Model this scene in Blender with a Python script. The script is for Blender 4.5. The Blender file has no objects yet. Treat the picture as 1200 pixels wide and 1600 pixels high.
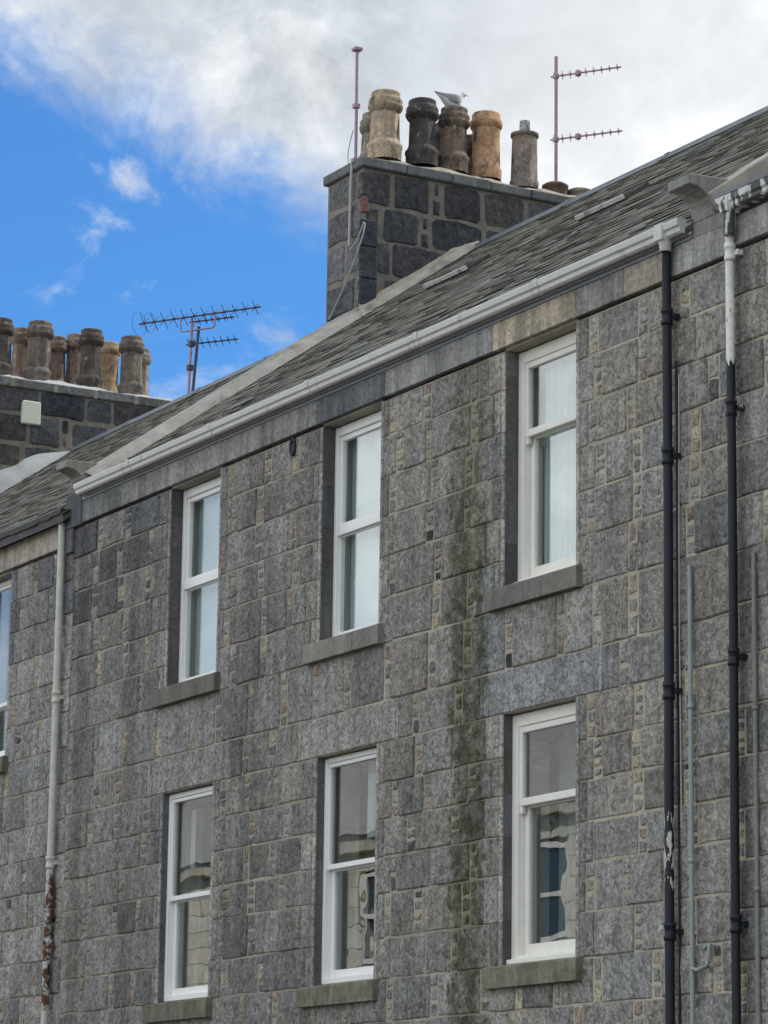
import bpy, bmesh, math, random
from mathutils import Vector, Matrix
R = math.radians
random.seed(11)
rnd = random.random
def U(a, b): return a + (b - a) * random.random()

scene = bpy.context.scene
# ------------------------------------------------------------------ camera
cd = bpy.data.cameras.new('camera'); cam = bpy.data.objects.new('camera', cd)
scene.collection.objects.link(cam); scene.camera = cam
yaw, pitch, roll = 1.05133, 0.21409, 0.014239
fw = Vector((-math.sin(yaw)*math.cos(pitch), math.cos(yaw)*math.cos(pitch), math.sin(pitch)))
rt = Vector((math.cos(yaw), math.sin(yaw), 0)); up = rt.cross(fw)
r2 = rt*math.cos(roll) + up*math.sin(roll); u2 = up*math.cos(roll) - rt*math.sin(roll)
M = Matrix((r2, u2, -fw)).transposed().to_4x4(); M.translation = Vector((0, -12.709, 1.6))
cam.matrix_world = M
cd.sensor_fit = 'VERTICAL'; cd.sensor_height = 36; cd.lens = 5048/1600*36
cd.clip_start = 0.1; cd.clip_end = 3000
scene.render.resolution_x = 768; scene.render.resolution_y = 1024
vs = scene.view_settings
vs.view_transform = 'Standard'; vs.look = 'None'; vs.gamma = 1; vs.use_curve_mapping = False
vs.exposure = 0.18

# ------------------------------------------------------------------ node helper
class G:
    def __init__(s, tree): s.t = tree; tree.nodes.clear()
    def n(s, typ, ins=None, **kw):
        x = s.t.nodes.new(typ)
        for k, v in kw.items(): setattr(x, k, v)
        for k, v in (ins or {}).items():
            if isinstance(v, bpy.types.NodeSocket): s.t.links.new(v, x.inputs[k])
            else: x.inputs[k].default_value = v
        return x
    def math(s, op, a, b=0.0, c=None, clamp=False):
        d = {0: a, 1: b}
        if c is not None: d[2] = c
        return s.n('ShaderNodeMath', d, operation=op, use_clamp=clamp).outputs[0]
    def vmul(s, v, f): return s.n('ShaderNodeVectorMath', {0: v, 1: f}, operation='MULTIPLY').outputs[0]
    def dot(s, v, f): return s.n('ShaderNodeVectorMath', {0: v, 1: f}, operation='DOT_PRODUCT').outputs['Value']
    def noise(s, v, scale, detail=4, rough=.55, dist=0.0):
        return s.n('ShaderNodeTexNoise', {'Vector': v, 'Scale': scale, 'Detail': detail, 'Roughness': rough, 'Distortion': dist}).outputs['Fac']
    def rng(s, v, a, b, c=0.0, d=1.0, smooth=False):
        return s.n('ShaderNodeMapRange', {0: v, 1: a, 2: b, 3: c, 4: d}, interpolation_type='SMOOTHSTEP' if smooth else 'LINEAR').outputs[0]
    def mix(s, f, a, b, mode='MIX'):
        return s.n('ShaderNodeMix', {0: f, 6: a, 7: b}, data_type='RGBA', blend_type=mode).outputs[2]
    def mul(s, col, f):   # colour times scalar socket
        return s.n('ShaderNodeVectorMath', {0: col, 'Scale': f}, operation='SCALE').outputs[0]
    def xyz(s, v): return s.n('ShaderNodeSeparateXYZ', {0: v}).outputs

# ------------------------------------------------------------------ world: sky with clouds
SUN_EL, SUN_AZ = R(44), R(85)       # azimuth measured from +x towards +y
sun_dir = Vector((math.cos(SUN_AZ)*math.cos(SUN_EL), math.sin(SUN_AZ)*math.cos(SUN_EL), math.sin(SUN_EL)))
def view_ray(px, py): return ((px-600)/5048*r2 - (py-800)/5048*u2 + fw).normalized()
edge_n = view_ray(0, 130).cross(view_ray(500, 350)).normalized()      # great circle of the cloud bank's edge
if edge_n.z < 0: edge_n = -edge_n
w = bpy.data.worlds.new('World'); scene.world = w; w.use_nodes = True
g = G(w.node_tree)
d = g.n('ShaderNodeTexCoord').outputs['Generated']
sky = g.n('ShaderNodeTexSky', sky_type='NISHITA', sun_disc=False, sun_elevation=SUN_EL, sun_rotation=R(90)-SUN_AZ,
          air_density=1.0, dust_density=0.4, ozone_density=2.0).outputs[0]
sky = g.vmul(sky, (.42, .88, 1.36))
s = g.dot(d, tuple(edge_n))
n1 = g.noise(d, 16, 9, .62, .3); n2 = g.noise(d, 5.5, 5, .5); n3 = g.noise(g.vmul(d, (1, 1, 1.6)), 24, 8, .6, .4)
f = g.math('ADD', s, g.math('MULTIPLY', g.math('SUBTRACT', n1, .5), .085))
f = g.math('ADD', f, g.math('MULTIPLY', g.math('SUBTRACT', n2, .5), .03))
sth = g.dot(d, (.12, -.98, .1))
mask = g.rng(f, -.006, .026, 0, 1, True)
mask = g.math('MAXIMUM', mask, g.rng(g.math('ADD', sth, g.math('MULTIPLY', g.math('SUBTRACT', n2, .5), 1.2)), .10, .45, 0, .93, True))  # added out-of-view cloud in the south, lights facade and upper panes
wisp = g.math('MULTIPLY', g.rng(n3, .54, .76, 0, .75, True), g.rng(s, -.12, -.01, .25, 1))
mask = g.math('MAXIMUM', mask, wisp)
# cloud brightness: thick grey undersides, bright where the sun stands behind
glow = g.rng(g.dot(d, tuple(view_ray(1130, 260))), math.cos(R(7.5)), 1.0, 0, 1, True)
thick = g.rng(g.math('ADD', g.noise(d, 11, 9, .6, .3), g.math('MULTIPLY', s, .55)), .40, .62, 0, 1, True)
cl = g.mix(thick, (8.6, 8.8, 9.0, 1), (5.0, 5.5, 6.1, 1))
fil = g.rng(g.noise(g.vmul(d, (1, 1, 1.5)), 26, 9, .62, .8), .34, .66, .84, 1.12)
cl = g.mul(cl, fil)
cl = g.mix(g.math('MULTIPLY', glow, .5), cl, (9.8, 9.9, 10.0, 1))
south = g.rng(g.dot(d, (0, -1, 0)), -.25, .7, 1.0, 1.9, True)       # unseen southern clouds brightened to lift the shaded facade
cl = g.mul(cl, south)
col = g.mix(mask, sky, cl)
bg = g.n('ShaderNodeBackground', {0: col, 1: .1})
g.n('ShaderNodeOutputWorld', {0: bg.outputs[0]})
# ------------------------------------------------------------------ sun
sl = bpy.data.lights.new('sun', 'SUN'); sl.energy = 3.2; sl.angle = R(0.6); sl.color = (1, .95, .87)
so = bpy.data.objects.new('sun', sl); scene.collection.objects.link(so)
so.rotation_euler = (-sun_dir).to_track_quat('-Z', 'Y').to_euler(); so.location = (0, 20, 30)

# ------------------------------------------------------------------ materials
def new_mat(name):
    m = bpy.data.materials.new(name); m.use_nodes = True
    return m, G(m.node_tree)
def finish(g, col, rough=.8, bump=None, bstr=.5, bdist=.01, metal=0.0, spec=.3):
    ins = {'Base Color': col, 'Roughness': rough, 'Metallic': metal, 'Specular IOR Level': spec}
    if bump is not None:
        ins['Normal'] = g.n('ShaderNodeBump', {'Height': bump, 'Strength': bstr, 'Distance': bdist}).outputs[0]
    p = g.n('ShaderNodeBsdfPrincipled', ins)
    g.n('ShaderNodeOutputMaterial', {0: p.outputs[0]})
def simple(name, col, rough=.6, contrast=.15, scale=12, metal=0., bstr=.15, spec=.3, dirt=None):
    m, g = new_mat(name); p = g.n('ShaderNodeNewGeometry').outputs['Position']
    n = g.noise(p, scale, 6, .6)
    c = g.mul(g.n('ShaderNodeRGB').outputs[0], g.rng(n, .25, .75, 1-contrast, 1+contrast))
    g.t.nodes['RGB'].outputs[0].default_value = (*col, 1)
    if dirt:
        dm = g.rng(g.noise(g.vmul(p, (1, 1, .35)), dirt[2], 7, .65), dirt[1], dirt[1]+.16, 0, dirt[3], True)
        c = g.mix(dm, c, (*dirt[0], 1))
    finish(g, c, rough, n, bstr, .004, metal, spec); return m

def stone(name, lo, hi, sc=38, speck=.35, streak=True, bd=.008, algae=False, moss=False, stk=(.84, 1.10)):
    """granite: each block's own tone from the colour attribute, mottled and speckled"""
    m, g = new_mat(name)
    p = g.n('ShaderNodeNewGeometry').outputs['Position']
    tone = g.n('ShaderNodeVertexColor', layer_name='tone').outputs[0]
    a = g.noise(p, sc, 5, .62, 1.3 if algae else .7); b = g.noise(p, sc*3.4, 3, .6); c0 = g.noise(p, sc*.28, 4, .55, .4)
    f = g.rng(a, .36, .64, lo, hi) if algae else g.rng(a, .3, .7, lo, hi)
    f = g.math('MULTIPLY', f, g.rng(b, .3, .7, 1-speck, 1+speck))
    f = g.math('MULTIPLY', f, g.rng(c0, .3, .7, .86, 1.13))
    if streak:
        st = g.noise(g.vmul(p, (3.2, 3.2, .28)), 1.0, 5, .6)
        f = g.math('MULTIPLY', f, g.rng(st, .35, .66, .80, 1.12))
        st2 = g.noise(g.vmul(p, (14, 14, .9)), 1.0, 4, .6)
        f = g.math('MULTIPLY', f, g.rng(st2, .34, .66, *stk))
    col = g.mul(tone, f)
    ml = g.noise(p, 2.3, 4, .6)
    col = g.mix(g.rng(ml, .52, .75, 0, .35), col, g.mul(tone, .8) if False else g.vmul(col, (1.08, 1.0, .88)))
    x = g.xyz(p)
    if algae:
        wob = g.math('MULTIPLY', g.math('SUBTRACT', g.noise(g.vmul(p, (1, 1, 1)), 1.6, 4, .6), .5), .55)
        dx = g.math('ABSOLUTE', g.math('ADD', g.math('ADD', x[0], 20.88), wob))
        am = g.rng(g.math('ADD', dx, g.math('MULTIPLY', g.math('SUBTRACT', g.noise(p, 12, 6, .7), .5), .6)), .16, .36, 1, 0, True)
        am = g.math('MULTIPLY', am, g.rng(x[2], 7.9, 6.2, .6, 1.0))
        am = g.math('MULTIPLY', am, g.rng(g.noise(p, 7, 5, .65), .34, .56, .25, 1.0))
        col = g.mix(g.math('MULTIPLY', am, .9), col, g.mul(g.n('ShaderNodeCombineXYZ', {0: .062, 1: .068, 2: .032}).outputs[0], f))
        for cx, wd, amt in ((-24.5, .25, .30), (-26.95, .22, .22), (-28.0, .2, .25), (-17.3, .12, .35)):
            dx2 = g.math('ABSOLUTE', g.math('ADD', g.math('ADD', x[0], -cx), g.math('MULTIPLY', wob, .5)))
            col = g.mul(col, g.rng(dx2, wd*.3, wd, 1-amt, 1, True))
    if moss:
        mm = g.rng(g.noise(p, 9, 5, .6), .40, .62, .10, .62, True)
        col = g.mix(mm, col, g.mul(g.n('ShaderNodeCombineXYZ', {0: .115, 1: .118, 2: .070}).outputs[0], f))
    h = g.math('ADD', a, g.math('MULTIPLY', b, .4))
    h = g.math('ADD', h, g.math('MULTIPLY', c0, .8))
    finish(g, col, .88, h, .55, bd, 0, .2)
    return m
GRAN = stone('granite', .52, 1.42, sc=19, speck=.28, algae=True, bd=.016)
DRESS = stone('dressed_granite', .80, 1.18, sc=55, speck=.18, bd=.003)
SILLM = stone('mossy_sill_granite', .85, 1.15, sc=45, speck=.2, bd=.003, moss=True)
RUB = stone('chimney_rubble', .5, 1.6, sc=13, speck=.25, bd=.012, streak=False)
SLATE = stone('roof_slate', .74, 1.26, sc=12, speck=.24, bd=.004, streak=False)
POT = stone('pot_clay', .62, 1.3, sc=9, speck=.2, bd=.006, streak=True)
_g = POT.node_tree; _b = [n for n in _g.nodes if n.type == 'BSDF_PRINCIPLED'][0]; _src = _b.inputs['Base Color'].links[0].from_socket
class _H(G):
    def __init__(s, t): s.t = t
_h = _H(_g); _p = _h.n('ShaderNodeNewGeometry').outputs['Position']
_m = _h.rng(_h.noise(_h.vmul(_p, (1, 1, .6)), 6.5, 6, .68, .4), .53, .63, 0, .72, True)
_c = _h.mix(_m, _src, (.055, .05, .05, 1))
_m2 = _h.rng(_h.noise(_p, 11, 5, .6), .60, .68, 0, .5, True)
_g.links.new(_h.mix(_m2, _c, (.42, .40, .33, 1)), _b.inputs['Base Color'])
def mortar_mat():
    m, g = new_mat('lime_mortar'); p = g.n('ShaderNodeNewGeometry').outputs['Position']; x = g.xyz(p)
    n = g.noise(p, 1.7, 5, .6); fine = g.noise(p, 60, 3, .6)
    fac = g.math('ADD', g.rng(x[0], -25, -18.5, .38, .72), g.math('MULTIPLY', g.math('SUBTRACT', n, .5), 2.2), clamp=True)
    c = g.mix(fac, (.20, .19, .165, 1), (.50, .445, .335, 1))
    dx = g.math('ABSOLUTE', g.math('ADD', x[0], 20.9))
    c = g.mix(g.rng(dx, .12, .32, .6, 0, True), c, (.13, .14, .07, 1))
    c = g.mul(c, g.rng(fine, .3, .7, .8, 1.15))
    finish(g, c, .95, fine, .4, .004); return m
MORT = mortar_mat()
CMORT = simple('chimney_mortar', (.20, .185, .155), .95, .35, 6, bstr=.6)
CEM = simple('cement', (.34, .32, .29), .95, .3, 5, bstr=.6, dirt=((.16, .155, .13), .52, 3, .8))
LIGHTCEM = simple('pale_cement', (.40, .41, .41), .9, .22, 4, bstr=.5, dirt=((.36, .36, .34), .55, 4, .7))
HAUNCH = simple('flaunching_mortar', (.33, .30, .24), .95, .3, 7, bstr=.8, dirt=((.22, .22, .15), .52, 6, .8))
LEAD = simple('lead_flashing', (.19, .21, .225), .6, .25, 8, 0.1, dirt=((.12, .12, .10), .52, 3, .8))
UPVC = simple('white_upvc', (.87, .865, .84), .35, .03, 4, bstr=.02, spec=.5, dirt=((.5, .49, .45), .63, 6, .35))
TIMBER = simple('cream_painted_timber', (.84, .815, .74), .5, .06, 8, bstr=.15, dirt=((.33, .28, .22), .62, 9, .75))
GUT = simple('gutter_paint', (.60, .59, .555), .55, .07, 6, bstr=.05, dirt=((.33, .31, .27), .54, 7, .6))
SOFF = simple('gutter_underside_paint', (.42, .42, .43), .6, .15, 6, bstr=.1, dirt=((.15, .15, .15), .5, 3, .7))
BLACK = simple('black_iron', (.016, .018, .023), .5, .3, 20, bstr=.2, spec=.3, dirt=((.06, .058, .055), .60, 12, .5))
BROWNBLK = simple('dark_brown_iron', (.045, .038, .036), .5, .3, 14, bstr=.2)
GREYPIPE = simple('grey_green_conduit', (.30, .34, .33), .5, .12, 10)
STONEPIPE = simple('stone_grey_conduit', (.22, .22, .205), .7, .18, 14)
AER = simple('weathered_aluminium', (.34, .24, .29), .5, .2, 30, .3)
AERD = simple('dark_aerial_metal', (.07, .075, .12), .5, .2, 30, .3)
CABLE = simple('grey_cable', (.42, .41, .39), .7, .1, 20)
FEATH = simple('white_feathers', (.66, .66, .65), .8, .08, 30)
FEATHG = simple('grey_feathers', (.30, .31, .33), .8, .12, 30)
BEAK = simple('yellow_beak', (.6, .42, .08), .5, .1, 30)
NET = None
def fabric(name, col, trans=.5):
    m, g = new_mat(name); p = g.n('ShaderNodeNewGeometry').outputs['Position']
    n = g.noise(p, 3, 4, .5)
    c = g.mul(g.n('ShaderNodeRGB').outputs[0], g.rng(n, .3, .7, .93, 1.05)); g.t.nodes['RGB'].outputs[0].default_value = (*col, 1)
    a = g.n('ShaderNodeBsdfDiffuse', {0: c}); b = g.n('ShaderNodeBsdfTranslucent', {0: c})
    x = g.n('ShaderNodeMixShader', {0: trans, 1: a.outputs[0], 2: b.outputs[0]})
    g.n('ShaderNodeOutputMaterial', {0: x.outputs[0]}); return m
NET = fabric('net_fabric', (.80, .86, .87), .2)
BLIND = fabric('blind_fabric', (.74, .80, .80), .15)
DRAPE = fabric('drape_fabric', (.36, .36, .34), .1)
LINE = simple('window_lining', (.40, .38, .33), .7, .05, 5)
ROOMM = simple('room_paint', (.20, .20, .19), .9, .1, 2)
def glass():
    m, g = new_mat('window_glass'); p = g.n('ShaderNodeNewGeometry').outputs['Position']
    n = g.noise(p, 1.6, 2, .4)
    nb = g.n('ShaderNodeBump', {'Height': n, 'Strength': .3, 'Distance': .006}).outputs[0]
    bf = g.n('ShaderNodeNewGeometry').outputs['Backfacing']
    fr = g.n('ShaderNodeFresnel', {'IOR': g.rng(bf, 0, 1, 2.0, .5), 'Normal': nb}).outputs[0]
    gl = g.n('ShaderNodeBsdfGlossy', {'Color': (1, 1, 1, 1), 'Roughness': .0, 'Normal': nb})
    tr = g.n('ShaderNodeBsdfTransparent', {0: (.90, .93, .92, 1)})
    x = g.n('ShaderNodeMixShader', {0: fr, 1: tr.outputs[0], 2: gl.outputs[0]})
    g.n('ShaderNodeOutputMaterial', {0: x.outputs[0]}); return m
GLASS = glass()
def peel(name, ca, cb, zlo, zhi, top=True, nsc=26, rust=None, cr=(.10, .035, .02)):
    """paint ca above a ragged boundary and cb under it (or patches of cb between zlo and zhi)"""
    m, g = new_mat(name); p = g.n('ShaderNodeNewGeometry').outputs['Position']; x = g.xyz(p)
    n = g.noise(g.vmul(p, (1, 1, .3)), nsc, 5, .6)
    if top: f = g.rng(g.math('ADD', g.rng(x[2], zlo, zhi, 0, 1), g.math('MULTIPLY', g.math('SUBTRACT', n, .5), 2.6)), .48, .52, 0, 1)
    else:
        band = g.math('MULTIPLY', g.rng(x[2], zlo, zlo+.15, 0, 1), g.rng(x[2], zhi-.15, zhi, 1, 0))
        f = g.rng(g.math('MULTIPLY', band, n), .50, .54, 0, 1)
    c = g.mix(f, (*cb, 1), (*ca, 1))
    if rust:
        band = g.math('MULTIPLY', g.rng(x[2], rust[0], rust[0]+.35, 0, 1, True), g.rng(x[2], rust[1]-.3, rust[1], 1, 0, True))
        rf = g.rng(g.math('MULTIPLY', band, g.noise(p, 14, 5, .7)), .40, .52, 0, 1)
        c = g.mix(rf, c, (*cr, 1))
    c = g.mul(c, g.rng(g.noise(p, 20, 4, .6), .3, .7, .85, 1.1))
    finish(g, c, .5, n, .3, .003, 0, .28); return m
PEEL_TOP = peel('peeling_white_over_black', (.78, .77, .70), (.016, .018, .023), 6.9, 7.75, nsc=18)
PEEL_PATCH = peel('black_pipe_with_bare_patches', (.62, .60, .55), (.017, .020, .027), 3.65, 4.45, top=False)
PEEL_GUT = peel('peeling_iron_gutter', (.66, .67, .64), (.09, .09, .085), -2, 23, nsc=12)
CREAMPIPE = peel('cream_pipe_with_rust', (.58, .57, .49), (.58, .57, .49), 0, 1, rust=(3.2, 4.95))

# ------------------------------------------------------------------ mesh builder
class MB:
    def __init__(s): s.v = []; s.f = []; s.c = []; s.sm = []
    def add(s, vs, fs, col=(.5, .5, .5), smooth=False):
        o = len(s.v); s.v += [tuple(v) for v in vs]
        for f in fs: s.f.append([o+i for i in f]); s.c.append(col); s.sm.append(smooth)
    def box(s, x0, x1, y0, y1, z0, z1, col=(.5, .5, .5)):
        v = [(x, y, z) for x in (x0, x1) for y in (y0, y1) for z in (z0, z1)]
        s.add(v, [(0, 1, 3, 2), (4, 6, 7, 5), (0, 4, 5, 1), (2, 3, 7, 6), (0, 2, 6, 4), (1, 5, 7, 3)], col)
    def block(s, O, A, B, N, pts, depth, proud, bev, col, relief=.0):
        """irregular stone: polygon pts (a,b) in plane O+aA+bB, sides bevelled, face raised towards N"""
        k = len(pts); ca = sum(p[0] for p in pts)/k; cb = sum(p[1] for p in pts)/k
        w = max(abs(p[0]-ca) for p in pts); h = max(abs(p[1]-cb) for p in pts)
        P = lambda a, b, n: O + A*a + B*b + N*n
        back = [P(a, b, -depth) for a, b in pts]
        rim = [P(a, b, proud-bev) for a, b in pts]
        front = [P(ca+(a-ca)*(1-bev/w), cb+(b-cb)*(1-bev/h), proud) for a, b in pts]
        vs = back+rim+front+[P(ca, cb, proud+relief)]
        fs = []
        for i in range(k):
            j = (i+1) % k
            fs += [(i, j, k+j, k+i), (k+i, k+j, 2*k+j, 2*k+i), (2*k+i, 2*k+j, 3*k)]
        s.add(vs, fs, col)
    def tube(s, pts, r, seg=12, col=(.5, .5, .5), cap=True, radii=None):
        pts = [Vector(p) for p in pts]; n = len(pts); rings = []; ref = None
        for i, p in enumerate(pts):
            t = (pts[min(i+1, n-1)]-pts[max(i-1, 0)]).normalized()
            if ref is None or abs(ref.dot(t)) > .95: ref = Vector((0, 0, 1)) if abs(t.z) < .9 else Vector((1, 0, 0))
            a = t.cross(ref).normalized(); b = t.cross(a).normalized(); ref = -b if False else ref
            rr = radii[i] if radii else r
            rings.append([p + a*math.cos(2*math.pi*k/seg)*rr + b*math.sin(2*math.pi*k/seg)*rr for k in range(seg)])
        vs = [v for rg in rings for v in rg]; fs = []
        for i in range(n-1):
            for k in range(seg):
                k2 = (k+1) % seg; fs.append((i*seg+k, i*seg+k2, (i+1)*seg+k2, (i+1)*seg+k))
        s.add(vs, fs, col, True)
        if cap:
            s.add(rings[0], [tuple(range(seg))], col); s.add(rings[-1], [tuple(range(seg))], col)
    def lathe(s, prof, seg=20, c=(0, 0, 0), col=(.5, .5, .5), smooth=True, rot=0):
        vs = [(c[0]+r*math.cos(2*math.pi*k/seg+rot), c[1]+r*math.sin(2*math.pi*k/seg+rot), c[2]+z) for r, z in prof for k in range(seg)]
        fs = []
        for i in range(len(prof)-1):
            for k in range(seg):
                k2 = (k+1) % seg; fs.append((i*seg+k, i*seg+k2, (i+1)*seg+k2, (i+1)*seg+k))
        s.add(vs, fs, col, smooth)
    def prism(s, prof, x0, x1, col=(.5, .5, .5)):
        """closed (y,z) profile extruded along x"""
        k = len(prof); vs = [(x0, y, z) for y, z in prof]+[(x1, y, z) for y, z in prof]
        fs = [(i, (i+1) % k, k+(i+1) % k, k+i) for i in range(k)]+[tuple(range(k)), tuple(range(k, 2*k))]
        s.add(vs, fs, col)
    def build(s, name, mat, parent=None, label=None, bevel=0, fix=True):
        me = bpy.data.meshes.new(name); me.from_pydata(s.v, [], s.f)
        at = me.color_attributes.new('tone', 'FLOAT_COLOR', 'CORNER'); buf = []
        for f, c in zip(s.f, s.c): buf += [c[0], c[1], c[2], 1.0]*len(f)
        at.data.foreach_set('color', buf)
        me.polygons.foreach_set('use_smooth', s.sm)
        if fix:
            bm = bmesh.new(); bm.from_mesh(me); bmesh.ops.recalc_face_normals(bm, faces=bm.faces); bm.to_mesh(me); bm.free()
        me.materials.append(mat)
        o = bpy.data.objects.new(name, me); scene.collection.objects.link(o)
        if parent is not None: attach(o, parent)
        if label: o['label'] = label
        if bevel:
            b = o.modifiers.new('bevel', 'BEVEL'); b.width = bevel; b.segments = 1; b.limit_method = 'ANGLE'
        return o
def world_of(o):
    m = Matrix.Identity(4)
    while o is not None:
        m = (o.matrix_parent_inverse if o.parent else Matrix.Identity(4)) @ Matrix.Translation(o.location) @ m if True else m
        o = o.parent
    return m
def attach(o, parent):
    o.parent = parent
    o.matrix_parent_inverse = world_of(parent).inverted()
def thing(name, label, cat, loc=(0, 0, 0), group=None):
    o = bpy.data.objects.new(name, None); scene.collection.objects.link(o); o.location = loc
    o['label'] = label; o['category'] = cat
    if group: o['group'] = group
    return o
def tag(o, label, cat, group=None):
    o['label'] = label; o['category'] = cat
    if group: o['group'] = group
    return o
def vary(c, s=.12, tint=.03):
    k = max(.3, random.gauss(1, s)); t = random.gauss(0, tint)
    return (c[0]*k*(1+t), c[1]*k, c[2]*k*(1-t))

# ------------------------------------------------------------------ setting: ground
def sheet(name, x0, x1, y0, y1, z, mat):
    m = MB(); m.add([(x0, y0, z), (x1, y0, z), (x1, y1, z), (x0, y1, z)], [(0, 1, 2, 3)]); o = m.build(name, mat); o['kind'] = 'structure'; return o
ASPH = simple('asphalt', (.05, .05, .052), .9, .25, 9, bstr=.5)
PAVE = simple('paving', (.20, .195, .185), .9, .2, 4, bstr=.3)
EARTH = simple('earth', (.08, .085, .06), .95, .3, 2)
sheet('ground', -1500, 1500, -1500, 1500, -.16, EARTH)
sheet('road', -400, 400, -11.4, -2.4, -.12, ASPH)
for nm, a, b in (('pavement', -2.4, 0.0), ('pavement', -16.5, -11.4)):
    m = MB(); m.box(-400, 400, a, b, -.15, 0); o = m.build(nm, PAVE); o['kind'] = 'structure'

# ------------------------------------------------------------------ coursed granite wall with pinnings
GT = (.285, .268, .244)
def facade(m, mort, X0, X1, courses, holes, rooms_tone=GT, dark=None, topright=False):
    O = Vector((0, 0, 0)); A = Vector((1, 0, 0)); B = Vector((0, 0, 1)); N = Vector((0, -1, 0))
    def cell(x0, x1, z0, z1, tone, gap, proud, rel, jit=.006, depth=.03, bev=.010):
        gx = gap
        a, b, c, e = x0+gx, x1-gx, z0+gx, z1-gx
        if b-a < .02 or e-c < .02: return
        j = lambda: U(-jit, jit)
        mx = (a+b)/2+U(-.1, .1)*(b-a); mz = (c+e)/2
        pts = [(a+j(), c+j()), (mx, c+j()), (b+j(), c+j()), (b+j(), mz), (b+j(), e+j()), (mx, e+j()), (a+j(), e+j()), (a+j(), mz)]
        m.block(O, A, B, N, pts, depth, proud, min(bev, (b-a)*.3, (e-c)*.3), tone, rel)
    def tone_at(x, z, small=False):
        k = 1.0
        if x < -21: k = .90
        if x < -24: k = .86
        if x < -28.3: k = 1.0
        if small: k *= 1.06
        c = (rooms_tone[0]*k, rooms_tone[1]*k, rooms_tone[2]*k*(1.02 if x < -24 else .99))
        t = vary(c, .11 if not small else .13, .018)
        if not small and rnd() < .06: t = (t[0]*.74, t[1]*.75, t[2]*.76)
        if x < -26.6 and z > 6.9 and rnd() < .65: t = (t[0]*.56, t[1]*.59, t[2]*.64)
        if small:
            r = rnd()
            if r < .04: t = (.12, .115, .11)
            elif r < .20: t = (.37, .32, .235)
            elif r < .30: t = (.28, .23, .185)
        return t
    for ci in range(len(courses)-1):
        z1, z0 = courses[ci], courses[ci+1]
        # spans free of openings (an opening blocks a span when it covers the middle of the course)
        spans = [(X0, X1, 0)]
        marks = sorted([h for h in holes if h[2] < z1-.005 and h[3] > z0+.005])
        segs = []; x = X0
        for h in marks:
            segs.append((x, h[0], z0, z1, x > X0, True)); 
            if h[2] > z0+.02: segs.append((h[0], h[1], z0, h[2], False, False))
            if h[3] < z1-.02: segs.append((h[0], h[1], h[3], z1, False, False))
            x = h[1]
        segs.append((x, X1, z0, z1, x > X0, False))
        for (a, b, c, e, jl, jr) in segs:
            if b-a < .03: continue
            if jl:   # dressed jamb stone right of an opening
                wd = min(b-a, (.24 if ci % 2 else .14)+U(-.02, .02)); t = tone_at(a, c)
                cell(a-.004, a+.045, c-.002, e+.002, tuple(q*1.28 for q in t), .002, .004, 0, .001, .12, .004)
                cell(a+.045, a+wd, c, e, t, .004, .006, .004, .003); a += wd
            if jr:
                wd = min(b-a, (.14 if ci % 2 else .24)+U(-.02, .02)); t = tone_at(b, c)
                cell(b-.045, b+.004, c+.003, e-.003, tuple(q*1.30 for q in t), .001, .004, 0, .001, .118, .004)
                cell(b-wd, b-.045, c, e, t, .004, .006, .004, .003); b -= wd
            x = a; small = (jl and rnd() < .6) or rnd() < .2
            while x < b-.02:
                if small:
                    wd = U(.10, .135)
                    if b-(x+wd) < .10: wd = b-x
                    if wd > .2: small = False; continue
                    k = random.choice((3, 3, 3, 3, 2, 4)); hs = [U(.8, 1.2) for _ in range(k)]; tot = sum(hs); zz = c
                    for q in hs:
                        hh = (e-c)*q/tot; r = rnd(); t = tone_at(x, c, True)
                        gp = U(.008, .016) if x > -24 else U(.006, .013)
                        if r < .014: cell(x, x+wd, zz, zz+hh, (.05, .05, .05), .012, .0, 0)  # near-black cell paints the shade inside a fallen pinning's hole
                        elif r < .12: cell(x, x+wd, zz, zz+hh, (.46, .41, .31) if x > -21 else (.30, .285, .25), .002, -.001, 0)
                        else: cell(x, x+wd, zz, zz+hh, t, gp, U(-.003, .006), U(0, .006), .011)
                        zz += hh
                else:
                    wd = U(.34, .62)
                    if b-(x+wd) < .17: wd = b-x if b-x < .75 else (b-x)*.55
                    cell(x, x+wd, c, e, tone_at(x, c), U(.0035, .008), U(-.002, .014), U(0, .014), .0065)
                x += wd; small = not small
                if not small and rnd() < .06: pass
                elif small and rnd() < .07: small = False
    # mortar bed behind the stones
    xs = sorted({X0, X1} | {h[0] for h in holes} | {h[1] for h in holes})
    zs = sorted({courses[0], courses[-1]} | {h[2] for h in holes} | {h[3] for h in holes})
    for i in range(len(xs)-1):
        for k in range(len(zs)-1):
            cx, cz = (xs[i]+xs[i+1])/2, (zs[k]+zs[k+1])/2
            if any(h[0] < cx < h[1] and h[2] < cz < h[3] for h in holes): continue
            mort.add([(xs[i], .006, zs[k]), (xs[i+1], .006, zs[k]), (xs[i+1], .006, zs[k+1]), (xs[i], .006, zs[k+1])], [(0, 1, 2, 3)])
    for h in holes:   # plain lining of the reveal behind the jamb stones
        mort.box(h[0]-.05, h[0]-.006, .10, .40, h[2]-.05, h[3]+.05); mort.box(h[1]+.006, h[1]+.05, .10, .40, h[2]-.05, h[3]+.05)
        mort.box(h[0]-.006, h[1]+.006, .01, .40, h[3]+.002, h[3]+.05); mort.box(h[0]-.006, h[1]+.006, .03, .40, h[2]-.05, h[2]-.002)

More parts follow.
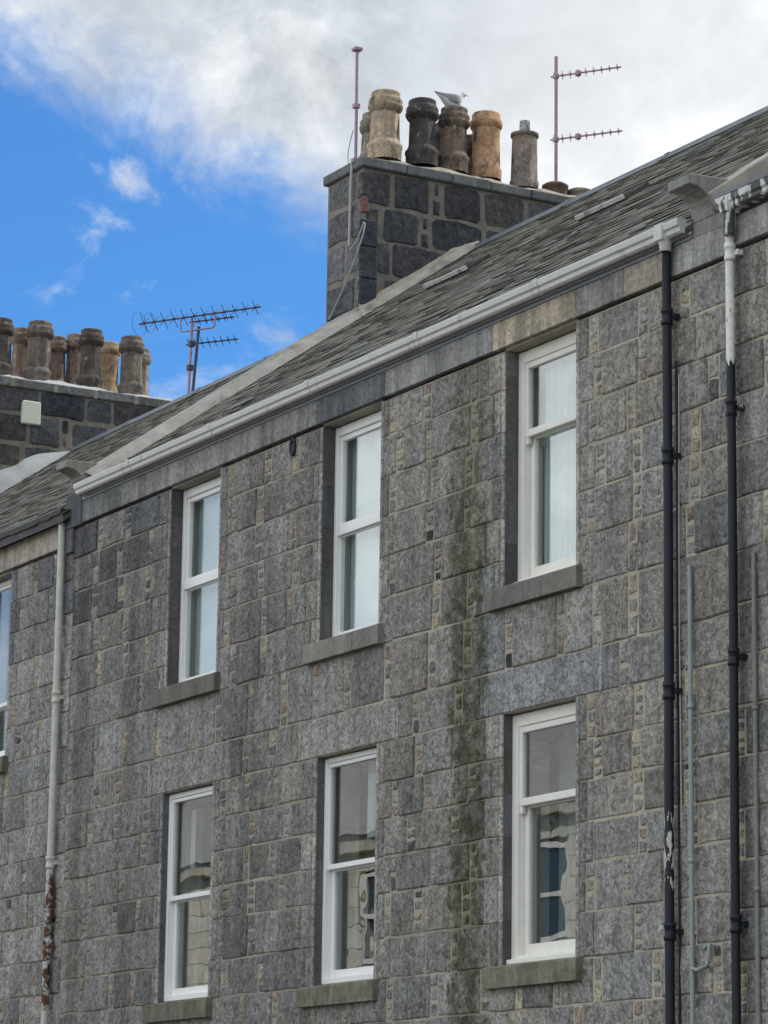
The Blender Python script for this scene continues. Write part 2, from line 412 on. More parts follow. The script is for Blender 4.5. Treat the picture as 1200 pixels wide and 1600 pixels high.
# ------------------------------------------------------------------ windows
def window(parent, x0, x1, z0, z1, mid, kind, sill=SILLM, sill_tone=(.20, .20, .17), y=.12, label=None):
    mt = UPVC if kind.startswith('u') else TIMBER
    fr = MB()
    fwd = .05 if kind[0] == 'u' else .085
    hd = {'u': .085, 's': .05, 't': .10}[kind[0]] if kind != 'us' else .05
    fwd = .042 if kind == 'us' else fwd
    bt = .05 if kind == 'us' else (.06 if kind == 'u' else .055)
    z0b = z0+.012
    fr.box(x0+.004, x0+fwd, y, y+.09, z0b, z1-.006); fr.box(x1-fwd, x1-.004, y, y+.09, z0b, z1-.006)
    fr.box(x0+fwd, x1-fwd, y+.003, y+.088, z1-hd, z1-.006); fr.box(x0+fwd, x1-fwd, y+.003, y+.088, z0b, z0b+bt)
    F = fr.build('window', mt, parent, label, bevel=.005)
    a, b, c, e = x0+fwd, x1-fwd, z0b+bt, z1-hd
    s = MB(); p1 = MB(); p2 = MB()
    def sash(m, X0, X1, Z0, Z1, w, wt, wb, Y):
        m.box(X0+.002, X0+w, Y, Y+.045, Z0, Z1); m.box(X1-w, X1-.002, Y, Y+.045, Z0, Z1)
        m.box(X0+w, X1-w, Y+.002, Y+.043, Z1-wt, Z1-.002); m.box(X0+w, X1-w, Y+.002, Y+.043, Z0+.002, Z0+wb)
    def pane(m, X0, X1, Z0, Z1, Y): m.box(X0, X1, Y, Y+.006, Z0, Z1)
    if kind == 'u':      # fixed light over fixed light with heavy transom
        up_, lo = MB(), MB()
        sash(up_, a, b, mid+.035, e, .045, .045, .035, y+.022); sash(lo, a, b, c, mid-.035, .012, .012, .012, y+.030)
        tr = MB(); tr.box(a+.002, b-.002, y+.006, y+.085, mid-.034, mid+.034); tr.build('transom', mt, F, bevel=.004)
        us = up_.build('sash', mt, F, bevel=.004); ls = lo.build('sash', mt, F, bevel=.003)
        pane(p1, a+.044, b-.044, mid+.069, e-.044, y+.045); pane(p2, a+.011, b-.011, c+.011, mid-.046, y+.045)
    elif kind == 'us':   # white sliding sash
        up_, lo = MB(), MB()
        sash(up_, a, b, mid-.02, e, .032, .035, .045, y+.012); sash(lo, a, b, c, mid-.002, .050, .03, .065, y+.060)
        us = up_.build('sash', mt, F, bevel=.004); ls = lo.build('sash', mt, F, bevel=.004)
        pane(p1, a+.031, b-.031, mid+.024, e-.034, y+.035); pane(p2, a+.049, b-.049, c+.064, mid-.031, y+.08)
    else:                # timber sash and case
        up_, lo = MB(), MB()
        sash(up_, a, b, mid-.03, e, .042, .05, .06, y+.010); sash(lo, a, b, c, mid, .055, .04, .085, y+.062)
        for hx in (a+.004, b-.044): up_.box(hx, hx+.038, y+.012, y+.05, mid-.085, mid-.031)
        us = up_.build('sash', mt, F, bevel=.005); ls = lo.build('sash', mt, F, bevel=.005)
        pane(p1, a+.041, b-.041, mid+.029, e-.049, y+.032); pane(p2, a+.054, b-.054, c+.084, mid-.039, y+.085)
        nb = MB(); nb.box(x0-.0+.006, x1-.006, y-.045, y-.002, z0+.004, z0+.04); nb.build('sill_nosing', mt, F, bevel=.004)
    p1.build('pane', GLASS, F); p2.build('pane', GLASS, F)
    # granite sill
    sm = MB(); sx0, sx1 = x0-.17, x1+.09
    sm.prism([(-.062, z0-.172), (.03, z0-.172), (.03, z0-.004), (.115, z0+.002), (.115, z0+.006), (-.0, z0-.002), (-.055, z0-.012), (-.062, z0-.02)], sx0, sx1, sill_tone)
    sm.build('sill', sill, F, bevel=.006)
    return F
def room(parent, x0, x1, z0, z1, d=3.0, lin=.17):
    m = MB(); y = .215
    for (a, b, c, e) in ((x0-.0, x0+.05, z0, z1), (x1-.05, x1, z0, z1)): m.box(a, b, y, y+lin, c, e)
    m.box(x0+.05, x1-.05, y, y+lin, z1-.04, z1); m.box(x0+.05, x1-.05, y, y+lin, z0, z0+.03)
    m.build('window_lining', LINE, parent)
    r = MB(); Y = y+lin; a, b, c, e = x0-.9, x1+.9, z0-.7, z1+.4
    r.add([(a, Y, c), (b, Y, c), (b, Y, e), (a, Y, e), (a, Y+d, c), (b, Y+d, c), (b, Y+d, e), (a, Y+d, e), (x0+.05, Y, z0+.03), (x1-.05, Y, z0+.03), (x1-.05, Y, z1-.04), (x0+.05, Y, z1-.04)],
          [(4, 5, 6, 7), (0, 4, 7, 3), (1, 2, 6, 5), (0, 1, 5, 4), (3, 7, 6, 2), (0, 8, 9, 1), (1, 9, 10, 2), (2, 10, 11, 3), (3, 11, 8, 0)])
    return r.build('room', ROOMM, parent)
def curtain(x0, x1, z0, z1, y, mat, name, label, cat, amp=.02, folds=9, group=None, taper=0):
    m = MB(); n = max(8, int(folds*10)); ph = [U(0, 6.28) for _ in range(4)]; rows = 8; vs = []
    for r_ in range(rows+1):
        t = r_/rows; z = z0+(z1-z0)*t
        for i in range(n+1):
            q = i/n; x = x0+(x1-x0)*(q*(1-taper*(1-t)))
            yy = y+amp*(math.sin(q*folds*6.28+ph[0]+.5*math.sin(3*t+ph[1]))+.5*math.sin(q*folds*2.7*3.1+ph[2]))*(.6+.4*(1-t))
            vs.append((x, yy, z))
    fs = [(r_*(n+1)+i, r_*(n+1)+i+1, (r_+1)*(n+1)+i+1, (r_+1)*(n+1)+i) for r_ in range(rows) for i in range(n)]
    m.add(vs, fs, smooth=True); o = m.build(name, mat, fix=False)
    return tag(o, label, cat, group)

# ------------------------------------------------------------------ roofs
PITCH = .707; SLOPE = math.atan(PITCH); cs, sn = math.cos(SLOPE), math.sin(SLOPE)
ST = (.150, .147, .128)
def slate_roof(X0, X1, z_eave, y0, parent, ridge_y=4.37, xend=None, label=None):
    m = MB(); up_ = Vector((0, cs, sn)); nn = Vector((0, -sn, cs)); L = (ridge_y-y0)/cs
    base = Vector((0, y0, z_eave+PITCH*y0)); exp_ = .175; k = 0; t = 0
    while t < L-.02:
        x = X0-U(0, .25); l = min(exp_+.03, L-t)
        while x < X1:
            wd = U(.20, .36)*(1 - .25*t/L); a = max(x, X0); b = min(x+wd-.004, X1)
            if b-a > .03:
                lift = U(.008, .023); tt = t+random.gauss(0, .017); sk = U(-.012, .012)
                col = vary(ST, .12, .035)
                r_ = rnd()
                if r_ < .05: col = (.19, .19, .165)
                elif r_ < .11: col = (.10, .10, .094)
                elif r_ < .30: col = (.17, .155, .12)
                P = lambda xx, s_, n_: base+up_*s_+nn*n_+Vector((xx, 0, 0))
                vs = [P(a, tt+sk, lift), P(b, tt-sk, lift), P(b, tt+l, .004), P(a, tt+l, .004), P(a, tt+sk, lift-.009), P(b, tt-sk, lift-.009), P(b, tt+l, -.004), P(a, tt+l, -.004)]
                m.add(vs, [(0, 1, 2, 3), (4, 7, 6, 5), (0, 4, 5, 1), (1, 5, 6, 2), (3, 2, 6, 7), (0, 3, 7, 4)], col)
            x += wd
        t += exp_*U(.93, 1.05)*(1-.18*t/L); k += 1
    # sarking board under the slates and the rear slope
    zr = z_eave+PITCH*ridge_y
    m.prism([(y0+.01, z_eave+PITCH*y0-.02), (ridge_y, zr-.02), (2*ridge_y+.1, z_eave-.07), (2*ridge_y+.1, z_eave-.14), (ridge_y, zr-.10), (y0+.01, z_eave+PITCH*y0-.07)], X0+.003, X1-.003, (.10, .10, .10))
    rf = m.build('roof', SLATE, parent, label, fix=False)
    r = MB(); xa = X0
    while xa < X1:      # lead ridge in lengths
        xb = min(xa+U(1.7, 2.1), X1)
        prof = [(ridge_y-.11, zr-.11*PITCH+.022), (ridge_y-.045, zr+.0), (ridge_y-.03, zr+.035), (ridge_y, zr+.045), (ridge_y+.03, zr+.035), (ridge_y+.045, zr), (ridge_y+.17, zr-.17*PITCH+.022), (ridge_y, zr-.02)]
        r.prism(prof, xa, xb-.006); xa = xb
        r.prism([(q[0]+(0 if abs(q[0]-ridge_y) < .01 else math.copysign(.006, q[0]-ridge_y)), q[1]+.006) for q in prof], xb-.05, xb+.02)
    r.build('ridge_flashing', LEAD, rf)
    return rf
RLF = simple('rooflight_frame', (.50, .50, .47), .6, .2, 14, bstr=.3, dirt=((.16, .16, .14), .5, 9, .8))
def rooflight(parent, x0, x1, s0, s1, z_eave, y0=0):
    m = MB(); g_ = MB()
    def P(x, s_, n_): return Vector((x, s_*cs, z_eave+s_*sn)) + Vector((0, -sn, cs))*n_
    def bar(mm, xa, xb, sa, sb, na, nb):
        v = [P(x, s_, n_) for x in (xa, xb) for s_ in (sa, sb) for n_ in (na, nb)]
        mm.add(v, [(0, 1, 3, 2), (4, 6, 7, 5), (0, 4, 5, 1), (2, 3, 7, 6), (0, 2, 6, 4), (1, 5, 7, 3)])
    h = .05
    bar(m, x0, x0+.05, s0, s1, 0, h); bar(m, x1-.05, x1, s0, s1, 0, h); bar(m, x0+.05, x1-.05, s0, s0+.05, 0, h-.003); bar(m, x0+.05, x1-.05, s1-.05, s1, 0, h-.003)
    o = m.build('rooflight', BROWNBLK, parent, bevel=.004)
    cap = MB(); bar(cap, x0-.01, x1+.01, s0-.012, s0+.02, h*.6, h+.022); cap.build('frame', RLF, o, bevel=.004)
    bar(g_, x0+.05, x1-.05, s0+.05, s1-.05, h-.03, h-.02); g_.build('pane', GLASS, o)
def skew(parent, x0, x1, z_eave, lift, y_end, name='skew', bx=None):
    """raised gable coping in stones with its carved skewputt at the eave"""
    m = MB(); s_ = -.02; L = y_end/cs
    while s_ < L:
        l = min(U(.7, 1.0), L-s_+.02); j = U(-.006, .006)
        v = []
        for x in (x0, x1):
            for q in (s_+.003, s_+l-.003):
                for n_ in (-.02, lift+j): v.append(Vector((x, q*cs-n_*sn, z_eave+q*sn+n_*cs)))
        m.add(v, [(0, 1, 3, 2), (4, 6, 7, 5), (0, 4, 5, 1), (2, 3, 7, 6), (0, 2, 6, 4), (1, 5, 7, 3)], vary((.32, .31, .29), .06)); s_ += l
    o = m.build(name, CEM, parent, bevel=.008)
    return o
def skewputt(parent, x0, x1, z_eave, lift, tone=(.26, .26, .235)):
    zt = z_eave+lift*.98
    prof = [(.12, zt+.12*PITCH+.02), (-.235, 8.70-8.455+z_eave-.03), (-.24, 8.625-8.455+z_eave-.03)]
    cy, r_ = -.235, .19
    for k in range(9):     # cavetto
        a = k/8*math.pi/2
        prof.append((-.225+.19*math.sin(a)**1.0*1.0, z_eave+.14-.165*(1-math.cos(a))))
    prof += [(-.03, z_eave-.055), (.12, z_eave-.055)]
    m = MB(); m.prism(prof, x0, x1, tone)
    sp = m.build('skewputt', DRESS, parent, bevel=.006)
def frieze(m, X0, X1, z0, z1, tones=None, y=-.034):
    x = X0
    cuts = tones or []
    if not cuts:
        while x < X1-.01:
            w_ = U(.7, 1.3); w_ = X1-x if X1-(x+w_) < .4 else w_
            cuts.append((x+w_, vary((.34, .33, .31), .12))); x += w_
    x = X0
    for xe, t in cuts:
        m.box(x+.002, xe-.002, y+U(-.003, .003), .05, z0, z1, t); x = xe
def gutter(parent, X0, X1, z, mat, scale=1.0, label=None, joints=True):
    m = MB()
    prof = [(-.02, 0), (-.158, 0), (-.160, -.012), (-.154, -.050), (-.142, -.058), (-.136, -.062), (-.134, -.092), (-.120, -.104), (-.02, -.108)]
    inner = [(-.03, -.095), (-.10, -.085), (-.135, -.05), (-.14, -.006), (-.03, -.006)]
    P = [(a*scale, z+b*scale) for a, b in prof]
    m.prism([(p[0], p[1]) for p in P], X0, X1)
    o = m.build('gutter', mat, parent, label)
    if joints:
        x = X0+U(.8, 1.3)
        while x < X1-.3:
            j = MB(); j.prism([(p[0]*1.04-.003 if p[0] < -.03 else p[0], p[1]+(.004 if p[1] >= z-.001 else -.004)) for p in P], x, x+.055)
            j.build('gutter_joint', mat, o); x += U(1.6, 1.9)
    return o
def downpipe(parent, x, z0, z1, r, mat, collars, label=None, y=-.075, top=None, name='drainpipe'):
    m = MB(); pts = [(x+.004*math.sin(z*1.3), y, z) for z in [z0+(z1-z0)*k/24 for k in range(25)]]
    if top: pts += top
    m.tube(pts, r, 16, cap=False); o = m.build(name, mat, parent, label)
    for z in collars:
        c = MB(); c.lathe([(r*1.02, 0), (r*1.28, 0), (r*1.28, .03), (r*1.12, .035), (r*1.12, .085), (r*1.3, .09), (r*1.3, .12), (r*1.02, .12)], 16, (x, y, z-.06))
        c.box(x+r*.8, x+r+.032, y+.02, -.008, z-.022, z+.016); c.build('pipe_collar', mat, o)
    return o

# ------------------------------------------------------------------ chimneys
def stone_face(m, O, A, B, N, W, H, corner=None, tones=None, clip=None, left_q=False):
    """random rubble brought to courses: big dark stones in wide joints"""
    z = H; row = 0
    while z > .05:
        h = U(.34, .43); z0 = max(0, z-h); x = 0
        while x < W-.02:
            w_ = U(.40, .72)
            if W-(x+w_) < .2: w_ = W-x
            if x == 0 and corner: w_ = .22 if row % 2 else .34
            r_ = rnd()
            cells = [(x, x+w_, z0, z)]
            if r_ < .25 and w_ > .4: cells = [(x, x+w_-.13, z0, z), (x+w_-.13, x+w_, z0, (z0+z)/2), (x+w_-.13, x+w_, (z0+z)/2, z)]
            for (a, b, c, e) in cells:
                gp = U(.010, .038); a += gp; b -= gp; c += gp*.8; e -= gp*.8
                if b-a < .03 or e-c < .03: continue
                j = .022 if b-a > .2 else .01; J = lambda: U(-j, j)
                q = min(b-a, e-c)*U(.02, .13)
                pts = [(a+q, c+J()*.5), ((a+b)/2, c+J()), (b-q, c+J()*.5), (b+J()*.5, c+q), (b+J()*.5, e-q), (b-q, e+J()*.5), ((a+b)/2, e+J()), (a+q, e+J()*.5), (a+J()*.5, e-q), (a+J()*.5, c+q)]
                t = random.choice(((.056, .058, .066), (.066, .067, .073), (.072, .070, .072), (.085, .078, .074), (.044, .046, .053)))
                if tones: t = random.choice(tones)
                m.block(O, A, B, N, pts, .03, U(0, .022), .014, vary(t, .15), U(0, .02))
            x += w_
        z = z0; row += 1
def pot_mesh(kind, h, r, tone):
    m = MB(); T = tone; soot = (tone[0]*.45, tone[1]*.45, tone[2]*.48)
    if kind == 'roll':
        body = [(r*1.08, 0), (r*1.10, .05), (r*1.0, .075)]
        m.lathe([(r*1.12, -.06), (r*1.14, .07), (r*1.19, .085), (r*1.19, .115), (r*1.07, .135), (r*1.0, .165)], 20, col=T)
        m.lathe([(r*1.0, .16), (r*.93, h-.22)], 8, col=T, smooth=False, rot=R(10))
        m.lathe([(r*.93, h-.225), (r*1.06, h-.205), (r*1.16, h-.18), (r*1.18, h-.15), (r*1.08, h-.135)], 20, col=tuple(q*.8 for q in T))
        m.lathe([(r*1.10, h-.135), (r*1.14, h-.10), (r*1.06, h-.075), (r*.92, h-.065), (r*.97, h-.035), (r*.96, h-.008), (r*.88, h), (r*.78, h), (r*.76, h-.16)], 20, col=tuple(q*.92 for q in T))
    elif kind == 'plain':
        m.lathe([(r*1.05, -.06), (r*1.05, .03), (r*.98, .04), (r*.90, h-.13)], 24, col=T)
        m.lathe([(r*.90, h-.132), (r*1.02, h-.125), (r*1.02, h-.09), (r*.60, h-.07), (r*.42, h-.06)], 24, col=tuple(q*.8 for q in T))
        m.lathe([(r*.40, h-.06), (r*.38, h+.055), (r*.30, h+.055), (r*.30, h-.05)], 16, col=(.30, .30, .31))
    elif kind == 'barrel':
        m.lathe([(r*1.05, -.06), (r*1.1, .05), (r*1.0, .075), (r*.96, h*.55), (r*1.0, h-.18)], 16, col=T)
        m.lathe([(r*1.0, h-.18), (r*1.13, h-.16), (r*1.16, h-.12), (r*1.1, h-.08), (r*1.0, h-.07), (r*1.02, h-.02), (r*.92, h), (r*.8, h), (r*.78, h-.15)], 20, col=tuple(q*.86 for q in T))
    else:   # low capped stub
        m.lathe([(r*1.0, -.06), (r*1.0, .04), (r*1.12, .05), (r*1.12, .075), (r*.8, .10), (0.001, .11)], 18, col=T)
    return m
def chimney(parent, xf, y0, y1, wdt, zb, zt, cop, joint_light=False, lead_corner=True, label=None):
    """stack across the roof: +x face at xf, front face at y0"""
    m = MB()
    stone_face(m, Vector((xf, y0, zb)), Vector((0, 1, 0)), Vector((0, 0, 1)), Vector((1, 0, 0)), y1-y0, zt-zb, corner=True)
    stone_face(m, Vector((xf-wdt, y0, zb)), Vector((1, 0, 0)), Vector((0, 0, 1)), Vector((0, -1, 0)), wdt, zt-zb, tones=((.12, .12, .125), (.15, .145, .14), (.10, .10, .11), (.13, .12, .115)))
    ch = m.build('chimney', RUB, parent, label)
    c = MB(); c.box(xf-wdt, xf+.002, y0+.002, y1, zb, zt); c.build('mortar', CMORT, ch)
    cp = MB(); y = y0-.05
    while y < y1+.04:      # coping stones
        l = min(U(.48, .62), y1+.05-y); gp = .022 if joint_light else .004
        dz = U(-.006, .006)
        cp.box(xf-wdt-.04, xf+.055+U(-.006, .006), y+gp, y+l-gp, zt, zt+cop+dz, vary((.135, .14, .14), .12)); y += l
    cp.build('coping', DRESS if not joint_light else RUB, ch, bevel=.012)
    if joint_light:
        jm = MB(); jm.box(xf-wdt-.03, xf+.045, y0-.04, y1+.04, zt+.002, zt+cop-.012); jm.build('coping_joint', HAUNCH, ch)
    fl = MB(); nx, ny = 10, 40; vs = []     # uneven mortar flaunching
    for i in range(nx+1):
        for k in range(ny+1):
            a, b = i/nx, k/ny; x = xf+.05-(wdt+.085)*a; y = y0-.045+(y1-y0+.09)*b
            e = min(a, 1-a)*2; e2 = min(1, min(b, 1-b)*8)
            z = zt+cop-.012+(.115*min(1, e*1.9)**.7*e2)*(1+.35*math.sin(y*7.1+x*5)*math.sin(y*3.3+1))+U(-.008, .008)*(1 if 0 < i < nx else .3)
            vs.append((x, y, z))
    fs = [(i*(ny+1)+k, i*(ny+1)+k+1, (i+1)*(ny+1)+k+1, (i+1)*(ny+1)+k) for i in range(nx) for k in range(ny)]
    fl.add(vs, fs, smooth=True); fl.build('flaunching', HAUNCH if not joint_light else LIGHTCEM, ch)
    return ch

# ================================================================== MAIN BUILDING
main = thing('tenement_building', 'grey granite tenement in the middle with six white and cream windows and a slate roof', 'building', (-23, 0, 0))
XL, XR = -28.28, -17.47
CX = [-25.67, -22.785, -19.885]
ZU0, ZU1, ZL0, ZL1 = 6.25, 8.10, 3.41, 5.28
courses = [8.10, 7.79, 7.455, 7.12, 6.787, 6.451, 6.08, 5.61, 5.28, 4.95, 4.66, 4.36, 4.07, 3.72, 3.40, 3.07, 2.74, 2.42, 2.10, 1.75, 1.40, 1.05, .70, .35, 0]
courses = [z for z in courses]
holes = [(x-.5, x+.5, ZU0, ZU1) for x in CX]+[(x-.5, x+.5, ZL0, ZL1) for x in CX]
holes.sort()
st, mo = MB(), MB()
# lintels over the lower windows are single slabs, so keep that course free there
lint = [(x-.78, x+.80, 5.28, 5.61) for x in CX]
upper = [h for h in holes if h[2] > 6]; lower = [h for h in holes if h[2] < 6]
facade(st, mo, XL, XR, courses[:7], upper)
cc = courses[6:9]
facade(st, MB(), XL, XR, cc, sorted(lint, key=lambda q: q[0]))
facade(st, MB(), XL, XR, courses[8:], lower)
mo2 = MB(); mo = MB(); REV = []
RVM = stone('dark_reveal_granite', .75, 1.25, sc=40, speck=.2, bd=.004)  # reveal stones toned much darker than the wall face
def mortar_grid(mo, X0, X1, Z0, Z1, holes):
    xs = sorted({X0, X1} | {h[0] for h in holes} | {h[1] for h in holes}); zs = sorted({Z0, Z1} | {h[2] for h in holes} | {h[3] for h in holes})
    for i in range(len(xs)-1):
        for k in range(len(zs)-1):
            cx, cz = (xs[i]+xs[i+1])/2, (zs[k]+zs[k+1])/2
            if any(h[0] < cx < h[1] and h[2] < cz < h[3] for h in holes): continue
            mo.add([(xs[i], .006, zs[k]), (xs[i+1], .006, zs[k]), (xs[i+1], .006, zs[k+1]), (xs[i], .006, zs[k+1])], [(0, 1, 2, 3)])
    for h in holes:
        z = h[2]
        while z < h[3]-.02:
            zz = min(z+U(.29, .36), h[3])
            if h[3]-zz < .1: zz = h[3]
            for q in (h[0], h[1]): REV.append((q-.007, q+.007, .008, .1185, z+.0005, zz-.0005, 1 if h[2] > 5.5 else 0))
            z = zz
        mo.box(h[0]-.05, h[0]-.003, .05, .215, h[2]-.05, h[3]+.05); mo.box(h[1]+.003, h[1]+.05, .05, .215, h[2]-.05, h[3]+.05)
        mo.box(h[0]-.003, h[1]+.003, .01, .40, h[3]+.002, h[3]+.05); mo.box(h[0]-.003, h[1]+.003, .03, .40, h[2]-.05, h[2]-.004)
mortar_grid(mo, XL, XR, 0, 8.10, holes)
def reveals(parent):
    keys = sorted({(q[0], round(q[4] if False else q[6])) for q in REV})
    for k in keys:
        m = MB()
        for q in REV:
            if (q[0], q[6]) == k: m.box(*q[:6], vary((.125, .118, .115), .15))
        m.build('reveal', RVM, parent, bevel=.003)
    REV.clear()
for (a, b, c, e) in lint:
    st.block(Vector(), Vector((1, 0, 0)), Vector((0, 0, 1)), Vector((0, -1, 0)), [(a+.004, c+.004), (b-.004, c+.004), (b-.004, e-.004), (a+.004, e-.004)], .112, .006, .008, vary((.295, .28, .262), .05), .0)
wall = st.build('wall', GRAN, main); reveals(wall)
mo.box(XL, XR, 8.74, 8.8, 0, 8.4); mo.box(XL, XL+.02, .01, 8.74, 0, 8.4); mo.box(XR-.02, XR, .01, 8.74, 0, 8.4)
mo.build('mortar', MORT, wall)
# gables above the eaves
for xa in (-28.30, -17.80):
    gm = MB(); gm.prism([(.02, 8.40), (8.72, 8.40), (4.37, 8.40+PITCH*4.35)], xa, xa+.22, (.2, .2, .19)); gm.build('gable', DRESS, main)
fz = MB()
frieze(fz, -28.24, XR, 8.120, 8.335, [(-27.2, (.22, .22, .215)), (-26.35, (.26, .255, .24)), (-25.5, (.30, .29, .27)), (-24.6, (.31, .30, .29)), (-23.34, (.26, .25, .24)), (-22.18, (.155, .16, .17)),
       (-21.55, (.34, .33, .315)), (-20.52, (.30, .295, .285)), (-19.35, (.47, .40, .31)), (-18.98, (.31, .30, .285)), (-18.72, (.28, .275, .26)), (-18.12, (.39, .35, .285)), (-17.85, (.37, .36, .345)), (XR, (.355, .345, .335))])
fz.build('frieze', stone('frieze_granite', .66, 1.30, sc=24, speck=.22, bd=.006, stk=(.66, 1.14)), main, bevel=.004)
fb = MB(); fb.box(-28.05, -17.86, -.045, .02, 8.335, 8.372); fb.build('wallhead_flashing', simple('wallhead_lead', (.26, .28, .32), .6, .15, 5), main)
gutter(main, -28.02, -17.86, 8.475, GUT, label='white painted ogee gutter along the eave')
sf = MB(); sf.box(-28.05, -17.86, -.03, .03, 8.372, 8.47); sf.build('fascia', BROWNBLK, main)
rf = slate_roof(-28.0, -17.85, 8.50, -.10, main)
rooflight(rf, -26.18, -25.42, 3.32, 3.66, 8.50); rooflight(rf, -23.28, -22.55, 3.16, 3.50, 8.50)
# cement fillet beside the left skew, pale and ragged where it laps the slates
def fillet(parent, x0, w_, z_eave, y_a, y_b, n_, mat, name='skew_fillet', side=1):
    m = MB(); k = 60; vs = []
    for i in range(k+1):
        s_ = (y_a+(y_b-y_a)*i/k)/cs; ww = w_*(1+.10*math.sin(i*.7)+.07*math.sin(i*1.9+1)+U(-.05, .05)) if 0 < i < k else w_
        for x, q in ((x0, n_), (x0+side*ww*.6, n_*.6), (x0+side*ww, .016)):
            vs.append(Vector((x, s_*cs-q*sn, z_eave+s_*sn+q*cs)))
    m.add(vs, [(i*3+j, i*3+j+1, (i+1)*3+j+1, (i+1)*3+j) for i in range(k) for j in (0, 1)], smooth=True); return m.build(name, mat, parent)
sk = skew(main, -28.30, -28.02, 8.50, .12, 2.98)
fillet(main, -28.02, .15, 8.50, .02, 4.3, .115, CEM)
skewputt(main, -28.275, -28.03, 8.50, .12)
skew(main, -17.83, -17.58, 8.50, .13, 4.37)
skewputt(main, -17.86, -17.60, 8.50, .13)
m = MB(); m.box(-17.86, XR, -.026, .06, 8.336, 8.447, (.27, .26, .24)); m.build('wallhead_course', DRESS, main, bevel=.005)
# party-wall rainwater block under the left skewputt
kb = MB(); kb.box(-28.42, -28.06, -.05, .02, 8.10, 8.44, (.12, .125, .14)); kb.box(-28.42, -28.26, -.045, .02, 7.86, 8.10, (.13, .13, .14)); kb.build('kneeler', DRESS, main, bevel=.008)
chim = chimney(main, -28.0, 3.0, 6.15, .76, 10.2, 12.25, .105, label='broad rubble chimney stack on the ridge')
# cement fillet where the stack meets the slates
ff = MB(); vs = []
for i in range(31):
    y = 2.95+i*(4.4-2.95)/30; z = 8.50+PITCH*y; a = (.085+U(-.003, .003))*min(1, .35+(31-i)/12)
    vs += [(-27.985, y, z+a*1.9), (-27.95, y, z+a*.9), (-27.865-U(0, .012), y, z+.02)]
ff.add(vs, [(i*3+j, i*3+j+1, (i+1)*3+j+1, (i+1)*3+j) for i in range(30) for j in (0, 1)], smooth=True); ff.build('cement_fillet', HAUNCH, chim)
ap = MB(); ap.prism([(2.86, 10.50), (2.99, 10.60), (2.99, 10.72), (2.96, 10.72), (2.80, 10.53)], -28.78, -27.97); ap.build('chimney_apron', LEAD, chim)
cq = MB()    # dark sooted quoins on the corner
zz = 10.75
for h_ in (.30, .34, .30): cq.box(-28.03, -27.972, 2.972, 3.17, zz+.004, zz+h_-.004, vary((.045, .052, .068), .1)); zz += h_
cq.box(-28.05, -27.975, 2.98, 3.06, 11.76, 11.93, (.17, .10, .09)); cq.box(-28.04, -27.976, 2.976, 3.13, 11.95, 12.2, (.09, .085, .085))
cq.build('quoin', RUB, chim, bevel=.012)
# chimney pots
def pots(parent, specs):
    for (x, y, z, kind, h, r, tone, lab) in specs:
        o = pot_mesh(kind, h, r, tone).build('chimney_pot', POT, None, lab); o.location = (x, y, z)
        o.rotation_euler = (U(-.02, .02), U(-.02, .02), U(0, 3)); attach_local(o, parent)
def attach_local(o, parent):
    o.parent = parent; o.matrix_parent_inverse = world_of(parent).inverted()
beige, dark, brown, orange = (.46, .365, .26), (.10, .09, .09), (.20, .15, .12), (.50, .30, .175)
pots(chim, [(-28.2, 3.36, 12.49, 'roll', .70, .160, beige, 'pale beige pot at the front corner'), (-28.2, 3.82, 12.50, 'roll', .69, .154, dark, 'soot black pot'),
            (-28.2, 4.20, 12.50, 'roll', .67, .150, brown, 'brown pot under the gull'), (-28.2, 4.62, 12.50, 'barrel', .69, .153, orange, 'orange clay pot'),
            (-28.2, 5.10, 12.48, 'plain', .66, .150, (.26, .215, .185), 'plain tapered pot with a narrow steel liner'),
            (-28.56, 3.42, 12.47, 'roll', .60, .13, (.30, .26, .21), None), (-28.56, 4.27, 12.48, 'barrel', .62, .125, (.13, .12, .12), None), (-28.56, 4.66, 12.48, 'roll', .56, .125, (.17, .14, .12), None),
            (-28.2, 5.50, 12.46, 'stub', .1, .13, (.17, .12, .10), 'low capped stub'), (-28.2, 5.82, 12.44, 'stub', .1, .15, (.26, .22, .17), None)])
# windows of the main building
ws = [window(main, CX[0]-.5, CX[0]+.5, ZU0, ZU1, 7.19, 'u', sill=DRESS, sill_tone=(.17, .165, .14), label='white plastic window over the left pair'),
      window(main, CX[1]-.5, CX[1]+.5, ZU0, ZU1, 7.19, 'u', sill=DRESS, sill_tone=(.25, .24, .21)),
      window(main, CX[2]-.5, CX[2]+.5, ZU0, ZU1, 7.44, 't', sill=DRESS, sill_tone=(.195, .18, .16)),
      window(main, CX[0]-.5, CX[0]+.5, ZL0, ZL1, 4.33, 'us', y=.062, sill_tone=(.21, .20, .16)),
      window(main, CX[1]-.5, CX[1]+.5, ZL0, ZL1, 4.37, 'us', y=.075, sill_tone=(.24, .235, .18)),
      window(main, CX[2]-.5, CX[2]+.5, ZL0, ZL1, 4.61, 't', y=.082, sill_tone=(.24, .235, .18))]
for i, x in enumerate(CX):
    room(main, x-.5, x+.5, ZU0, ZU1); room(main, x-.5, x+.5, ZL0, ZL1)
def blind(x0, x1, z0, z1, y, label):
    t = thing('roller_blind', label, 'blind', ((x0+x1)/2, y, z0), 'pale blinds in the upper windows')
    m = MB(); m.box(x0, x1, y, y+.003, z0+.012, z1); m.build('fabric', BLIND, t)
    m = MB(); m.box(x0, x1, y-.004, y+.008, z0, z0+.0118); m.build('bottom_bar', UPVC, t)
    m = MB(); m.tube([(x0, y+.012, z1-.0), (x1, y+.012, z1-.0)], .02, 12); m.build('roller', UPVC, t)
